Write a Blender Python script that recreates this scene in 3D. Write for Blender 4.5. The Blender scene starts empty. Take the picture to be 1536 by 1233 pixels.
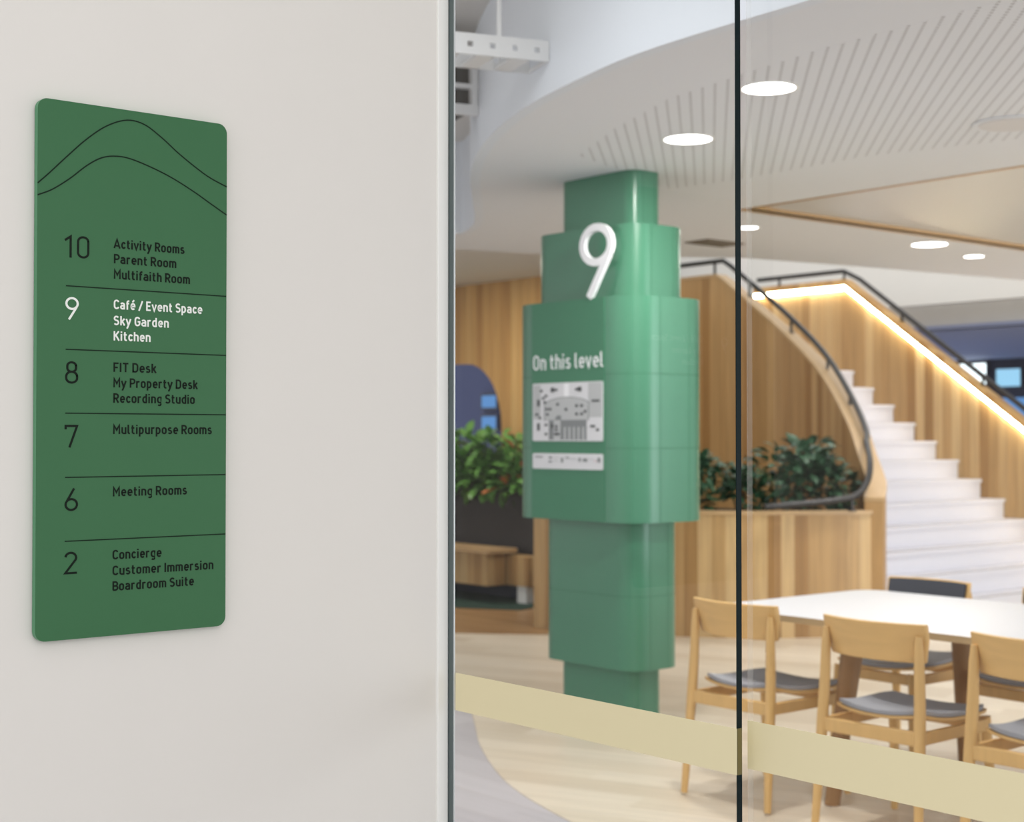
import bpy, bmesh, math, random
from mathutils import Vector, Matrix
random.seed(7)
PI = math.pi
SC = bpy.context.scene
COL = SC.collection

# ------------------------------------------------------------------ camera, world, exposure, lights
cam_d = bpy.data.cameras.new('camera')
cam = bpy.data.objects.new('camera', cam_d); COL.objects.link(cam)
cam_d.sensor_width = 36.0
cam_d.lens = 36.0 * 2250.0 / 1536.0
cam_d.clip_start = 0.05; cam_d.clip_end = 100
cam.location = (0, 0, 1.45)
cam.rotation_euler = (math.radians(90.98), 0, math.radians(-39.5))
cam_d.dof.use_dof = True
cam_d.dof.focus_distance = 2.55
cam_d.dof.aperture_fstop = 5.4
SC.camera = cam

world = bpy.data.worlds.new('world'); SC.world = world
world.use_nodes = True
wb = world.node_tree.nodes['Background']
wb.inputs[0].default_value = (1.0, 0.995, 0.99, 1)
wb.inputs[1].default_value = 1.14

SC.view_settings.view_transform = 'Standard'
SC.view_settings.look = 'None'
SC.view_settings.exposure = 0.0
SC.view_settings.gamma = 1.0
SC.view_settings.use_curve_mapping = False

def area(name, loc, rot, sx, sy, power, color=(1, 1, 1), spread=PI):
    l = bpy.data.lights.new(name, 'AREA'); l.shape = 'RECTANGLE'; l.size = sx; l.size_y = sy
    l.energy = power; l.color = color; l.spread = spread
    o = bpy.data.objects.new(name, l); COL.objects.link(o); o.location = loc; o.rotation_euler = rot
    return o
# daylight from the window side of the floor (out of frame, right) and an unseen lamp added to brighten the hall
area('window_daylight', (11.0, -4.5, 1.5), (math.radians(90), 0, 0), 8, 2.6, 150, (0.86, 0.93, 1.0), math.radians(95))
area('hall_fill', (8.6, 0.2, 2.74), (0, 0, 0), 5.0, 4.0, 115, (0.97, 0.98, 1.0))  # large unseen panel, added to lift the hall's brightness
area('void_daylight', (12.0, 9.0, 5.6), (0, 0, 0), 3.0, 4.0, 70, (0.97, 0.97, 1.0))
area('nook_fill', (7.5, 10.4, 2.93), (0, 0, 0), 0.8, 0.8, 38, (1.0, 0.93, 0.82))  # out-of-view lamp added to brighten the nook's timber wall
area('service_void_light', (2.6, 3.6, 3.30), (0, 0, 0), 0.5, 1.2, 14, (0.92, 0.96, 1.0))
area('far_room_fill', (17.0, 12.8, 2.58), (0, 0, 0), 2.0, 2.0, 70, (0.55, 0.68, 1.0))  # bluish fill added to brighten the far room
area('lobby_ceiling_light', (-0.6, -2.2, 2.9), (math.radians(25), 0, 0), 3.0, 2.4, 42, (1.0, 0.985, 0.955))

# ------------------------------------------------------------------ materials
MATS = {}
def srgb(r, g, b):
    f = lambda c: (c / 255 / 12.92) if c / 255 <= 0.04045 else ((c / 255 + 0.055) / 1.055) ** 2.4
    return (f(r), f(g), f(b), 1)
def mat(name, col, rough=0.6, metal=0.0, spec=0.5, coat=0.0):
    m = bpy.data.materials.new(name); m.use_nodes = True
    p = m.node_tree.nodes['Principled BSDF']
    p.inputs['Base Color'].default_value = col
    p.inputs['Roughness'].default_value = rough
    p.inputs['Metallic'].default_value = metal
    p.inputs['Specular IOR Level'].default_value = spec
    p.inputs['Coat Weight'].default_value = coat
    MATS[name] = m
    return m
def nodes(m): return m.node_tree.nodes, m.node_tree.links, m.node_tree.nodes['Principled BSDF']
def speckle(m, amount=0.04, scale=30.0, bump=0.0):
    """slight procedural unevenness of the base colour"""
    N, L, p = nodes(m)
    c = list(p.inputs['Base Color'].default_value)
    tc = N.new('ShaderNodeTexCoord'); nz = N.new('ShaderNodeTexNoise'); nz.inputs['Scale'].default_value = scale
    nz.inputs['Detail'].default_value = 3
    L.new(tc.outputs['Object'], nz.inputs['Vector'])
    mx = N.new('ShaderNodeMix'); mx.data_type = 'RGBA'
    mx.inputs['A'].default_value = [v * (1 - amount) for v in c[:3]] + [1]
    mx.inputs['B'].default_value = [min(1, v * (1 + amount)) for v in c[:3]] + [1]
    L.new(nz.outputs['Fac'], mx.inputs['Factor']); L.new(mx.outputs['Result'], p.inputs['Base Color'])
    if bump:
        b = N.new('ShaderNodeBump'); b.inputs['Strength'].default_value = bump; b.inputs['Distance'].default_value = 0.002
        L.new(nz.outputs['Fac'], b.inputs['Height']); L.new(b.outputs['Normal'], p.inputs['Normal'])
    return m
def emit(name, col, strength):
    m = bpy.data.materials.new(name); m.use_nodes = True
    N = m.node_tree.nodes; L = m.node_tree.links
    N.remove(N['Principled BSDF'])
    e = N.new('ShaderNodeEmission'); e.inputs[0].default_value = col; e.inputs[1].default_value = strength
    L.new(e.outputs[0], N['Material Output'].inputs[0]); MATS[name] = m
    return m
def math_node(N, L, op, a, b=None):
    n = N.new('ShaderNodeMath'); n.operation = op
    for i, v in enumerate((a, b)):
        if v is None: continue
        if isinstance(v, (int, float)): n.inputs[i].default_value = v
        else: L.new(v, n.inputs[i])
    return n.outputs[0]
def boards(name, ca, cb, cc, width, rough=0.45, length=None, grain=1.0):
    """timber boards: U of the UV map runs across the boards, V along them (metres)"""
    m = mat(name, ca, rough, spec=0.35); N, L, p = nodes(m)
    uv = N.new('ShaderNodeUVMap'); uv.uv_map = 'UVMap'
    sp = N.new('ShaderNodeSeparateXYZ'); L.new(uv.outputs[0], sp.inputs[0])
    u = math_node(N, L, 'DIVIDE', sp.outputs[0], width)
    fl = math_node(N, L, 'FLOOR', u)
    key = fl
    if length:
        off = math_node(N, L, 'MULTIPLY', fl, 0.377)
        v = math_node(N, L, 'ADD', math_node(N, L, 'DIVIDE', sp.outputs[1], length), off)
        key = math_node(N, L, 'ADD', fl, math_node(N, L, 'MULTIPLY', math_node(N, L, 'FLOOR', v), 17.31))
    wn = N.new('ShaderNodeTexWhiteNoise'); wn.noise_dimensions = '1D'; L.new(key, wn.inputs['W'])
    cr = N.new('ShaderNodeValToRGB')
    e = cr.color_ramp.elements; e[0].position = 0.0; e[0].color = cc; e[1].position = 1.0; e[1].color = cb
    k = cr.color_ramp.elements.new(0.45); k.color = ca
    L.new(wn.outputs['Value'], cr.inputs[0])
    cmb = N.new('ShaderNodeCombineXYZ')
    L.new(math_node(N, L, 'MULTIPLY', sp.outputs[0], 28.0), cmb.inputs[0])
    L.new(math_node(N, L, 'MULTIPLY', sp.outputs[1], 1.3), cmb.inputs[1])
    L.new(math_node(N, L, 'MULTIPLY', key, 3.7), cmb.inputs[2])
    nz = N.new('ShaderNodeTexNoise'); nz.inputs['Scale'].default_value = 1.0; nz.inputs['Detail'].default_value = 5
    nz.inputs['Distortion'].default_value = 0.5
    L.new(cmb.outputs[0], nz.inputs['Vector'])
    mr = N.new('ShaderNodeMapRange'); mr.inputs[1].default_value = 0.3; mr.inputs[2].default_value = 0.7
    mr.inputs[3].default_value = 1 - 0.16 * grain; mr.inputs[4].default_value = 1 + 0.10 * grain
    L.new(nz.outputs['Fac'], mr.inputs[0])
    mx = N.new('ShaderNodeMix'); mx.data_type = 'RGBA'; mx.blend_type = 'MULTIPLY'; mx.inputs['Factor'].default_value = 1
    L.new(cr.outputs[0], mx.inputs['A']); L.new(mr.outputs[0], mx.inputs['B'])
    fr = math_node(N, L, 'FRACT', u)
    edge = math_node(N, L, 'LESS_THAN', fr, 0.035)
    mx2 = N.new('ShaderNodeMix'); mx2.data_type = 'RGBA'; mx2.blend_type = 'MULTIPLY'
    mx2.inputs['B'].default_value = (0.82, 0.78, 0.74, 1)
    L.new(math_node(N, L, 'MULTIPLY', edge, 0.6), mx2.inputs['Factor']); L.new(mx.outputs['Result'], mx2.inputs['A'])
    L.new(mx2.outputs['Result'], p.inputs['Base Color'])
    return m
def timber(name, col, rough=0.42, axis=2):
    """solid furniture timber, grain along one object axis"""
    m = mat(name, col, rough, spec=0.35); N, L, p = nodes(m)
    tc = N.new('ShaderNodeTexCoord'); mp = N.new('ShaderNodeMapping')
    s = [30, 30, 30]; s[axis] = 2.0; mp.inputs['Scale'].default_value = s
    nz = N.new('ShaderNodeTexNoise'); nz.inputs['Scale'].default_value = 1.0; nz.inputs['Detail'].default_value = 4
    nz.inputs['Distortion'].default_value = 0.6
    L.new(tc.outputs['Object'], mp.inputs[0]); L.new(mp.outputs[0], nz.inputs['Vector'])
    mx = N.new('ShaderNodeMix'); mx.data_type = 'RGBA'
    mx.inputs['A'].default_value = [v * 0.84 for v in col[:3]] + [1]
    mx.inputs['B'].default_value = [min(1, v * 1.10) for v in col[:3]] + [1]
    L.new(nz.outputs['Fac'], mx.inputs['Factor']); L.new(mx.outputs['Result'], p.inputs['Base Color'])
    return m

M = {}
M['wall'] = speckle(mat('painted_wall', srgb(226, 223, 218), 0.75, spec=0.2), 0.012, 6)
M['jamb'] = mat('white_jamb', srgb(240, 240, 236), 0.4)
M['channel'] = mat('dark_seal', srgb(84, 96, 96), 0.4)
M['alu'] = mat('bright_aluminium', srgb(215, 220, 222), 0.3, 0.6)
M['sign'] = speckle(mat('sign_green', srgb(54, 106, 68), 0.38, spec=0.35), 0.015, 9)
M['sign_edge'] = mat('sign_edge_green', srgb(72, 140, 98), 0.4)
M['ink'] = mat('dark_ink', srgb(14, 36, 22), 0.6, spec=0.2)
M['letter_black'] = mat('black_lettering', srgb(10, 22, 14), 0.6, spec=0.2)
M['letter_white'] = mat('white_lettering', srgb(238, 240, 236), 0.5)
M['tile'] = speckle(mat('green_glazed_tile', srgb(66, 121, 95), 0.28, spec=0.5), 0.03, 5)
M['grout'] = mat('grout_green', srgb(48, 104, 76), 0.5)
M['panel'] = mat('green_sign_panel', srgb(64, 121, 93), 0.5, spec=0.25)
M['white3d'] = mat('white_acrylic', srgb(236, 236, 240), 0.4)
M['map_pale'] = mat('map_pale_grey', srgb(212, 212, 216), 0.5)
M['map_mid'] = mat('map_mid_grey', srgb(180, 182, 184), 0.5)
M['map_dark'] = mat('map_dark_grey', srgb(122, 126, 128), 0.5)
M['map_ink'] = mat('map_ink', srgb(58, 62, 64), 0.5)
M['map_red'] = mat('map_red', srgb(200, 120, 120), 0.5)
M['ceil'] = mat('ceiling_white', srgb(229, 230, 233), 0.85, spec=0.1)
M['ceil_warm'] = mat('ceiling_warm_white', srgb(228, 225, 220), 0.85, spec=0.1)
M['fascia'] = mat('fascia_white', srgb(226, 230, 236), 0.7, spec=0.2)
M['slab'] = speckle(mat('concrete_soffit', srgb(216, 213, 208), 0.85, spec=0.1), 0.05, 3)
M['dark_void'] = mat('dark_service_void', srgb(78, 74, 70), 0.9)
M['tray'] = mat('tray_white_steel', srgb(226, 226, 226), 0.45)
M['duct'] = mat('duct_white', srgb(214, 211, 210), 0.55)
M['gasket'] = mat('duct_flange_grey', srgb(140, 134, 130), 0.6)
M['clad'] = boards('timber_cladding', srgb(180, 145, 97), srgb(202, 171, 124), srgb(152, 114, 68), 0.1)
M['clad_dark'] = boards('timber_cladding_brown', srgb(176, 138, 90), srgb(192, 156, 108), srgb(150, 110, 64), 0.1)
M['clad_gold'] = boards('timber_cladding_golden', srgb(206, 160, 98), srgb(220, 180, 118), srgb(180, 134, 76), 0.088)
M['cap'] = timber('cap_timber', srgb(188, 156, 114), 0.4, 1)
M['floor_oak'] = boards('pale_oak_floor', srgb(216, 203, 184), srgb(224, 212, 195), srgb(205, 190, 170), 0.18, 0.38, 1.4, 0.55)
M['floor_grey'] = boards('lavender_grey_floor', srgb(182, 178, 184), srgb(190, 186, 192), srgb(172, 168, 175), 0.2, 0.4, 1.4, 0.4)
M['floor_brown'] = boards('brown_timber_floor', srgb(160, 122, 80), srgb(168, 132, 90), srgb(150, 112, 70), 0.12, 0.35, 1.4, 0.6)
M['rug'] = speckle(mat('dark_green_rug', srgb(48, 68, 60), 0.95, spec=0.05), 0.3, 60)
M['stair'] = speckle(mat('stair_white', srgb(205, 204, 213), 0.5), 0.015, 8)
M['nosing'] = mat('stair_nosing_grey', srgb(150, 148, 152), 0.6)
M['rail'] = mat('rail_dark_bronze', srgb(46, 44, 44), 0.35, 0.5)
M['led'] = emit('led_warm', (1.0, 0.90, 0.68, 1), 24)
M['lamp'] = emit('downlight_glow', (1.0, 0.97, 0.92, 1), 9)
M['oak'] = timber('chair_oak', srgb(212, 172, 112), 0.4, 2)
M['oak_back'] = timber('chair_oak_backrest', srgb(214, 174, 114), 0.4, 1)
M['oak_dark'] = timber('table_oak_brown', srgb(150, 112, 72), 0.45, 2)
M['pad'] = speckle(mat('grey_upholstery', srgb(156, 157, 164), 0.9, spec=0.15), 0.12, 250)
M['pad_dark'] = speckle(mat('charcoal_upholstery', srgb(66, 68, 76), 0.9, spec=0.15), 0.12, 250)
M['top'] = mat('table_white_laminate', srgb(202, 202, 208), 0.4, spec=0.4)
M['top_edge'] = timber('table_ply_edge', srgb(190, 160, 118), 0.5, 1)
M['foot'] = mat('glide_brown', srgb(110, 76, 52), 0.6)
M['black_box'] = speckle(mat('planter_black', srgb(38, 35, 38), 0.6), 0.1, 20)
M['soil'] = speckle(mat('soil', srgb(52, 42, 34), 0.95), 0.3, 40)
M['leaf'] = speckle(mat('leaf_glossy_green', srgb(92, 140, 66), 0.35, spec=0.5), 0.35, 14)
M['leaf_dark'] = speckle(mat('leaf_grey_green', srgb(52, 84, 60), 0.42, spec=0.4), 0.35, 14)
M['leaf_orange'] = mat('leaf_orange', srgb(196, 112, 62), 0.5)
M['stem'] = mat('stem_brown', srgb(70, 58, 40), 0.8)
M['navy'] = speckle(mat('navy_wall', srgb(44, 54, 96), 0.7), 0.1, 1)
M['navy_dark'] = mat('navy_dark', srgb(28, 34, 58), 0.5)
M['far_ceil'] = mat('far_ceiling_blue_grey', srgb(150, 160, 196), 0.7)
M['screen_white'] = emit('screen_white', (0.86, 0.96, 1.0, 1), 2.2)
M['screen_blue'] = emit('screen_blue', (0.16, 0.38, 0.80, 1), 0.75)
M['screen_cyan'] = emit('screen_cyan', (0.35, 0.68, 0.95, 1), 1.0)
M['dusk'] = emit('dusk_window', (0.052, 0.085, 0.19, 1), 1.0)
M['dark_vent'] = mat('vent_dark', srgb(120, 106, 90), 0.7)
M['band'] = mat('frosted_band', srgb(232, 221, 182), 0.55, spec=0.3)
M['band_edge'] = mat('band_edge_olive', srgb(112, 102, 60), 0.5)
M['reveal'] = timber('coffer_reveal_timber', srgb(190, 152, 106), 0.3, 1)
M['gloss'] = mat('coffer_gloss', srgb(214, 212, 208), 0.3, spec=0.2)

# clear glass pane: see-through with a Fresnel reflection
g = bpy.data.materials.new('clear_glass'); g.use_nodes = True
N, L = g.node_tree.nodes, g.node_tree.links
N.remove(N['Principled BSDF'])
tr = N.new('ShaderNodeBsdfTransparent'); tr.inputs[0].default_value = (0.985, 0.995, 0.99, 1)
gl = N.new('ShaderNodeBsdfGlossy'); gl.inputs['Roughness'].default_value = 0.0
lw = N.new('ShaderNodeLayerWeight'); lw.inputs[0].default_value = 0.5; geo = N.new('ShaderNodeNewGeometry')
refl = math_node(N, L, 'ADD', math_node(N, L, 'MULTIPLY', math_node(N, L, 'POWER', lw.outputs['Facing'], 5.0), 0.9), 0.03)
refl = math_node(N, L, 'MULTIPLY', refl, math_node(N, L, 'SUBTRACT', 1.0, geo.outputs['Backfacing']))
ms = N.new('ShaderNodeMixShader'); L.new(refl, ms.inputs[0]); L.new(tr.outputs[0], ms.inputs[1]); L.new(gl.outputs[0], ms.inputs[2])
L.new(ms.outputs[0], N['Material Output'].inputs[0]); M['glass'] = g
M['glass_edge'] = mat('glass_cut_edge', (0.004, 0.012, 0.014, 1), 0.3, spec=0.1)
g = bpy.data.materials.new('polished_edge'); g.use_nodes = True
N, L = g.node_tree.nodes, g.node_tree.links; p = N['Principled BSDF']
p.inputs['Base Color'].default_value = (0.85, 0.82, 0.80, 1); p.inputs['Roughness'].default_value = 0.15
tr = N.new('ShaderNodeBsdfTransparent'); ms = N.new('ShaderNodeMixShader'); ms.inputs[0].default_value = 0.14
L.new(tr.outputs[0], ms.inputs[1]); L.new(p.outputs[0], ms.inputs[2]); L.new(ms.outputs[0], N['Material Output'].inputs[0])
M['glass_light_edge'] = g

# perforated plasterboard: rows of small dark holes, rows run diagonally across the room
m = mat('perforated_ceiling', srgb(229, 230, 233), 0.85, spec=0.1); N, L, p = nodes(m)
tc = N.new('ShaderNodeTexCoord'); sp = N.new('ShaderNodeSeparateXYZ')
mp = N.new('ShaderNodeMapping'); mp.inputs['Rotation'].default_value = (0, 0, math.radians(-43))
L.new(tc.outputs['Object'], mp.inputs[0]); L.new(mp.outputs[0], sp.inputs[0])
ua = math_node(N, L, 'SUBTRACT', math_node(N, L, 'FRACT', math_node(N, L, 'DIVIDE', sp.outputs[0], 0.030)), 0.5)
va = math_node(N, L, 'SUBTRACT', math_node(N, L, 'FRACT', math_node(N, L, 'DIVIDE', sp.outputs[1], 0.047)), 0.5)
ua = math_node(N, L, 'MULTIPLY', ua, 0.030); va = math_node(N, L, 'MULTIPLY', va, 0.047)
d2 = math_node(N, L, 'ADD', math_node(N, L, 'MULTIPLY', ua, ua), math_node(N, L, 'MULTIPLY', va, va))
hole = math_node(N, L, 'LESS_THAN', d2, 0.0068 ** 2)
mx = N.new('ShaderNodeMix'); mx.data_type = 'RGBA'
mx.inputs['A'].default_value = srgb(229, 230, 233); mx.inputs['B'].default_value = srgb(172, 170, 170)
L.new(hole, mx.inputs['Factor']); L.new(mx.outputs['Result'], p.inputs['Base Color'])
M['perf'] = m

# ------------------------------------------------------------------ mesh helpers
def new(): 
    bm = bmesh.new(); bm.loops.layers.uv.new('UVMap'); return bm
def obj(name, bm, material, parent=None, smooth=False, bevel=0.0, seg=2):
    bmesh.ops.recalc_face_normals(bm, faces=bm.faces[:])
    me = bpy.data.meshes.new(name); bm.to_mesh(me); bm.free()
    for mm in (material if isinstance(material, (list, tuple)) else [material]): me.materials.append(mm)
    o = bpy.data.objects.new(name, me); COL.objects.link(o)
    if parent is not None: o.parent = parent
    if smooth:
        for f in me.polygons: f.use_smooth = True
        try: me.set_sharp_from_angle(angle=math.radians(40))
        except Exception: pass
    if bevel:
        b = o.modifiers.new('bevel', 'BEVEL'); b.width = bevel; b.segments = seg; b.limit_method = 'ANGLE'; b.angle_limit = math.radians(40)
    return o
def tag(o, label=None, cat=None, group=None, kind=None):
    if label: o['label'] = label
    if cat: o['category'] = cat
    if group: o['group'] = group
    if kind: o['kind'] = kind
    return o
def empty(name, loc, label, cat, group=None, rz=0.0):
    o = bpy.data.objects.new(name, None); COL.objects.link(o); o.location = loc; o.rotation_euler = (0, 0, rz)
    o.empty_display_size = 0.1
    return tag(o, label, cat, group)
def struct(name, bm, material, label=None, cat=None, **k):
    o = obj(name, bm, material, **k); tag(o, label, cat, kind='structure'); return o
def face(bm, vs, mi=0, uvs=None):
    try: f = bm.faces.new(vs)
    except ValueError: return None
    f.material_index = mi
    if uvs:
        ul = bm.loops.layers.uv.active
        for lp, q in zip(f.loops, uvs): lp[ul].uv = q
    return f
def box(bm, x0, y0, z0, x1, y1, z1, mi=0):
    v = [bm.verts.new(p) for p in ((x0,y0,z0),(x1,y0,z0),(x1,y1,z0),(x0,y1,z0),(x0,y0,z1),(x1,y0,z1),(x1,y1,z1),(x0,y1,z1))]
    for q in ((0,3,2,1),(4,5,6,7),(0,1,5,4),(1,2,6,5),(2,3,7,6),(3,0,4,7)):
        f = face(bm, [v[i] for i in q], mi)
        ul = bm.loops.layers.uv.active
        for lp in f.loops:
            c = lp.vert.co
            lp[ul].uv = (c.x + c.y, c.z) if q not in ((0,3,2,1),(4,5,6,7)) else (c.x, c.y)
    return v
def prism(bm, poly, z0, z1, mi=0, top_mi=None, fn=None):
    """vertical prism over a 2D polygon; fn maps (u, v, w) to a 3D point"""
    fn = fn or (lambda u, v, w: (u, v, w))
    a = [bm.verts.new(fn(x, y, z0)) for x, y in poly]; b = [bm.verts.new(fn(x, y, z1)) for x, y in poly]
    n = len(poly)
    face(bm, a[::-1], mi, [tuple(p) for p in poly[::-1]])
    face(bm, b, mi if top_mi is None else top_mi, [tuple(p) for p in poly])
    s = 0
    for i in range(n):
        j = (i + 1) % n; d = math.dist(poly[i], poly[j])
        face(bm, [a[i], a[j], b[j], b[i]], mi, [(s, z0), (s + d, z0), (s + d, z1), (s, z1)]); s += d
def rrect(x0, y0, x1, y1, r, n=8):
    P = []
    for cx, cy, a in ((x1-r,y1-r,0),(x0+r,y1-r,90),(x0+r,y0+r,180),(x1-r,y0+r,270)):
        for k in range(n + 1):
            t = math.radians(a + 90 * k / n); P.append((cx + r*math.cos(t), cy + r*math.sin(t)))
    return P
def frame_tube(bm, pts, radii, n=10, mi=0, caps=True, flat=1.0):
    pts = [Vector(p) for p in pts]
    if isinstance(radii, (int, float)): radii = [radii] * len(pts)
    rings = []; up = None
    for i, p in enumerate(pts):
        t = (pts[min(i+1, len(pts)-1)] - pts[max(i-1, 0)]).normalized()
        if up is None:
            up = Vector((0, 0, 1)) if abs(t.z) < 0.9 else Vector((1, 0, 0))
        a = t.cross(up).normalized(); b = a.cross(t).normalized(); up = b
        rings.append([bm.verts.new(p + (a*math.cos(2*PI*k/n) + b*flat*math.sin(2*PI*k/n)) * radii[i]) for k in range(n)])
    for i in range(len(rings)-1):
        for k in range(n):
            face(bm, [rings[i][k], rings[i][(k+1)%n], rings[i+1][(k+1)%n], rings[i+1][k]], mi)
    if caps: face(bm, rings[0][::-1], mi); face(bm, rings[-1], mi)
def catmull(P, k=8):
    P = [Vector(p) for p in P]; Q = [2*P[0]-P[1]] + P + [2*P[-1]-P[-2]]; out = []
    for i in range(1, len(Q)-2):
        a, b, c, d = Q[i-1:i+3]
        for j in range(k):
            t = j / k
            out.append(0.5*((2*b) + (c-a)*t + (2*a-5*b+4*c-d)*t*t + (3*b-a-3*c+d)*t**3))
    out.append(P[-1]); return out
def curved_wall(bm, outer, inner, zb, zt, mi=0, cap_mi=0):
    """wall between two plan paths of equal length, bottom zb, top zt(i)"""
    n = len(outer); s = 0; V = []
    for i in range(n):
        o, q = outer[i], inner[i]
        V.append([bm.verts.new((o[0], o[1], zb)), bm.verts.new((o[0], o[1], zt[i])), bm.verts.new((q[0], q[1], zt[i])), bm.verts.new((q[0], q[1], zb))])
    for i in range(n-1):
        d = math.dist(outer[i][:2], outer[i+1][:2]); A, B = V[i], V[i+1]
        face(bm, [A[0], B[0], B[1], A[1]], mi, [(s, zb), (s+d, zb), (s+d, zt[i+1]), (s, zt[i])])
        face(bm, [A[1], B[1], B[2], A[2]], cap_mi, [(0, s), (0, s+d), (0.1, s+d), (0.1, s)])
        face(bm, [A[2], B[2], B[3], A[3]], mi, [(s, zt[i]), (s+d, zt[i+1]), (s+d, zb), (s, zb)])
        face(bm, [A[3], B[3], B[0], A[0]], mi)
        s += d
    for A in (V[0], V[-1]): face(bm, A, mi, [(0, zb), (0, zt[0]), (0.05, zt[0]), (0.05, zb)])

# ------------------------------------------------------------------ monoline signage lettering
def arc(cx, cy, rx, ry, a0, a1, n=10):
    return [(cx + rx*math.cos(math.radians(a0+(a1-a0)*k/n)), cy + ry*math.sin(math.radians(a0+(a1-a0)*k/n))) for k in range(n+1)]
def loop(x0, x1, y0, y1, r=None):
    r = r or (x1-x0)/2; ry = r
    P = arc(x1-r, y1-ry, r, ry, 0, 90, 6) + arc(x0+r, y1-ry, r, ry, 90, 180, 6) + arc(x0+r, y0+ry, r, ry, 180, 270, 6) + arc(x1-r, y0+ry, r, ry, 270, 360, 6)
    return P + [P[0], P[1]]
B, XH, CH, DS = 0.07, 0.67, 0.93, -0.22
GL = {}
def G(c, w, *s): GL[c] = (w, s)
G('A', .56, [(0,0),(.28,.96),(.56,0)], [(.1,.27),(.46,.27)])
G('B', .46, [(.05,B),(.05,CH),(.25,CH)]+arc(.25,.72,.19,.21,90,-90,8)+[(.05,.51)], [(.05,B),(.25,B)]+arc(.25,.29,.22,.22,-90,90,8)+[(.2,.51)])
G('C', .48, arc(.26,.69,.21,.24,20,180,8)+arc(.26,.31,.21,.24,180,340,8))
G('D', .5, [(.05,B),(.05,CH),(.23,CH)]+arc(.23,.69,.23,.24,90,0,6)+arc(.23,.31,.23,.24,0,-90,6)+[(.05,B),(.05,.2)])
G('E', .44, [(.44,CH),(.05,CH),(.05,B),(.44,B)], [(.05,.51),(.38,.51)])
G('F', .42, [(.44,CH),(.05,CH),(.05,0)], [(.05,.48),(.37,.48)])
G('G', .5, arc(.26,.69,.21,.24,20,180,8)+arc(.26,.31,.21,.24,180,360,8)+[(.47,.48),(.28,.48)])
G('I', .1, [(.05,0),(.05,1)])
G('K', .5, [(.05,0),(.05,1)], [(.47,1),(.07,.42)], [(.2,.56),(.5,0)])
G('M', .62, [(.05,0),(.05,.95),(.31,.42),(.57,.95),(.57,0)])
G('O', .5, loop(.05,.45,B,CH))
G('P', .46, [(.05,0),(.05,CH),(.24,CH)]+arc(.24,.69,.22,.24,90,-90,8)+[(.05,.45)])
G('R', .48, [(.05,0),(.05,CH),(.24,CH)]+arc(.24,.7,.21,.23,90,-90,8)+[(.05,.47)], [(.24,.47),(.47,0)])
G('S', .46, arc(.24,.72,.19,.21,30,180,8)[:-1]+arc(.24,.72,.19,.2,180,260,4)+arc(.23,.29,.2,.22,80,0,4)+arc(.23,.29,.2,.22,0,-150,8))
G('T', .5, [(0,CH),(.5,CH)], [(.25,CH),(.25,0)])
G('a', .42, arc(.2,.48,.18,.19,150,0,6)+[(.38,0)], [(.38,.4),(.2,.4)]+arc(.2,.235,.165,.165,90,270,8)+[(.24,B)]+[(.38,.16)])
G('c', .38, arc(.22,.37,.17,.3,35,325,14))
G('d', .43, [(.38,0),(.38,1)], [(.38,XH),(.24,XH)]+arc(.22,.37,.17,.3,90,270,10)+[(.38,B)])
G('e', .43, [(.06,.37),(.4,.37),(.4,.42)]+arc(.23,.42,.17,.25,0,180,8)+arc(.23,.32,.17,.25,180,320,7))
G('f', .28, [(.3,.93),(.24,.93)]+arc(.24,.79,.14,.14,90,180,5)+[(.1,0)], [(0,.66),(.27,.66)])
G('g', .43, [(.38,XH+.06),(.38,-.08)]+arc(.22,-.06,.16,.16,0,-140,6), [(.38,XH),(.24,XH)]+arc(.22,.38,.17,.29,90,270,10)+[(.38,.09)])
G('h', .42, [(.05,0),(.05,1)], [(.05,XH),(.22,XH)]+arc(.22,.5,.16,.17,90,0,5)+[(.38,0)])
G('i', .12, [(.06,0),(.06,.73)], [(.06,.86),(.06,1.0)])
G('k', .4, [(.05,0),(.05,1)], [(.38,.73),(.07,.31)], [(.17,.44),(.4,0)])
G('l', .18, [(.05,1),(.05,.2)]+arc(.16,.18,.11,.11,180,270,4)+[(.2,B)])
G('m', .66, [(.05,0),(.05,.73)], [(.05,XH),(.2,XH)]+arc(.2,.52,.14,.15,90,0,5)+[(.34,0)], [(.34,XH),(.48,XH)]+arc(.48,.52,.14,.15,90,0,5)+[(.62,0)])
G('n', .42, [(.05,0),(.05,.73)], [(.05,XH),(.22,XH)]+arc(.22,.5,.16,.17,90,0,5)+[(.38,0)])
G('o', .43, loop(.05,.39,B,XH))
G('p', .43, [(.05,-.27),(.05,.73)], [(.05,XH),(.21,XH)]+arc(.21,.37,.17,.3,90,-90,10)+[(.05,B)])
G('r', .3, [(.05,0),(.05,.73)], [(.05,.56)]+arc(.2,.5,.15,.17,150,50,5))
G('s', .38, arc(.2,.52,.14,.15,35,180,6)[:-1]+arc(.2,.52,.14,.14,180,255,3)+arc(.19,.225,.16,.155,75,0,3)+arc(.19,.225,.16,.155,0,-150,6))
G('t', .3, [(.11,.94),(.11,.22)]+arc(.23,.2,.12,.13,180,270,4)+[(.3,B)], [(0,.66),(.28,.66)])
G('u', .42, [(.05,.73),(.05,.24)]+arc(.21,.24,.16,.17,180,270,5)+[(.38,B)], [(.38,.73),(.38,0)])
G('v', .4, [(0,.73),(.2,.03),(.4,.73)])
G('y', .42, [(0,.73),(.21,.05)], [(.42,.73),(.2,.02),(.1,-.24),(.02,-.24)])
G('\u00e9', .43, [(.06,.37),(.4,.37),(.4,.42)]+arc(.23,.42,.17,.25,0,180,8)+arc(.23,.32,.17,.25,180,320,7), [(.17,.84),(.35,1.06)])
G('/', .36, [(0,-.06),(.36,1.02)])
G('0', .5, loop(.05,.45,B-.02,CH+.02))
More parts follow.
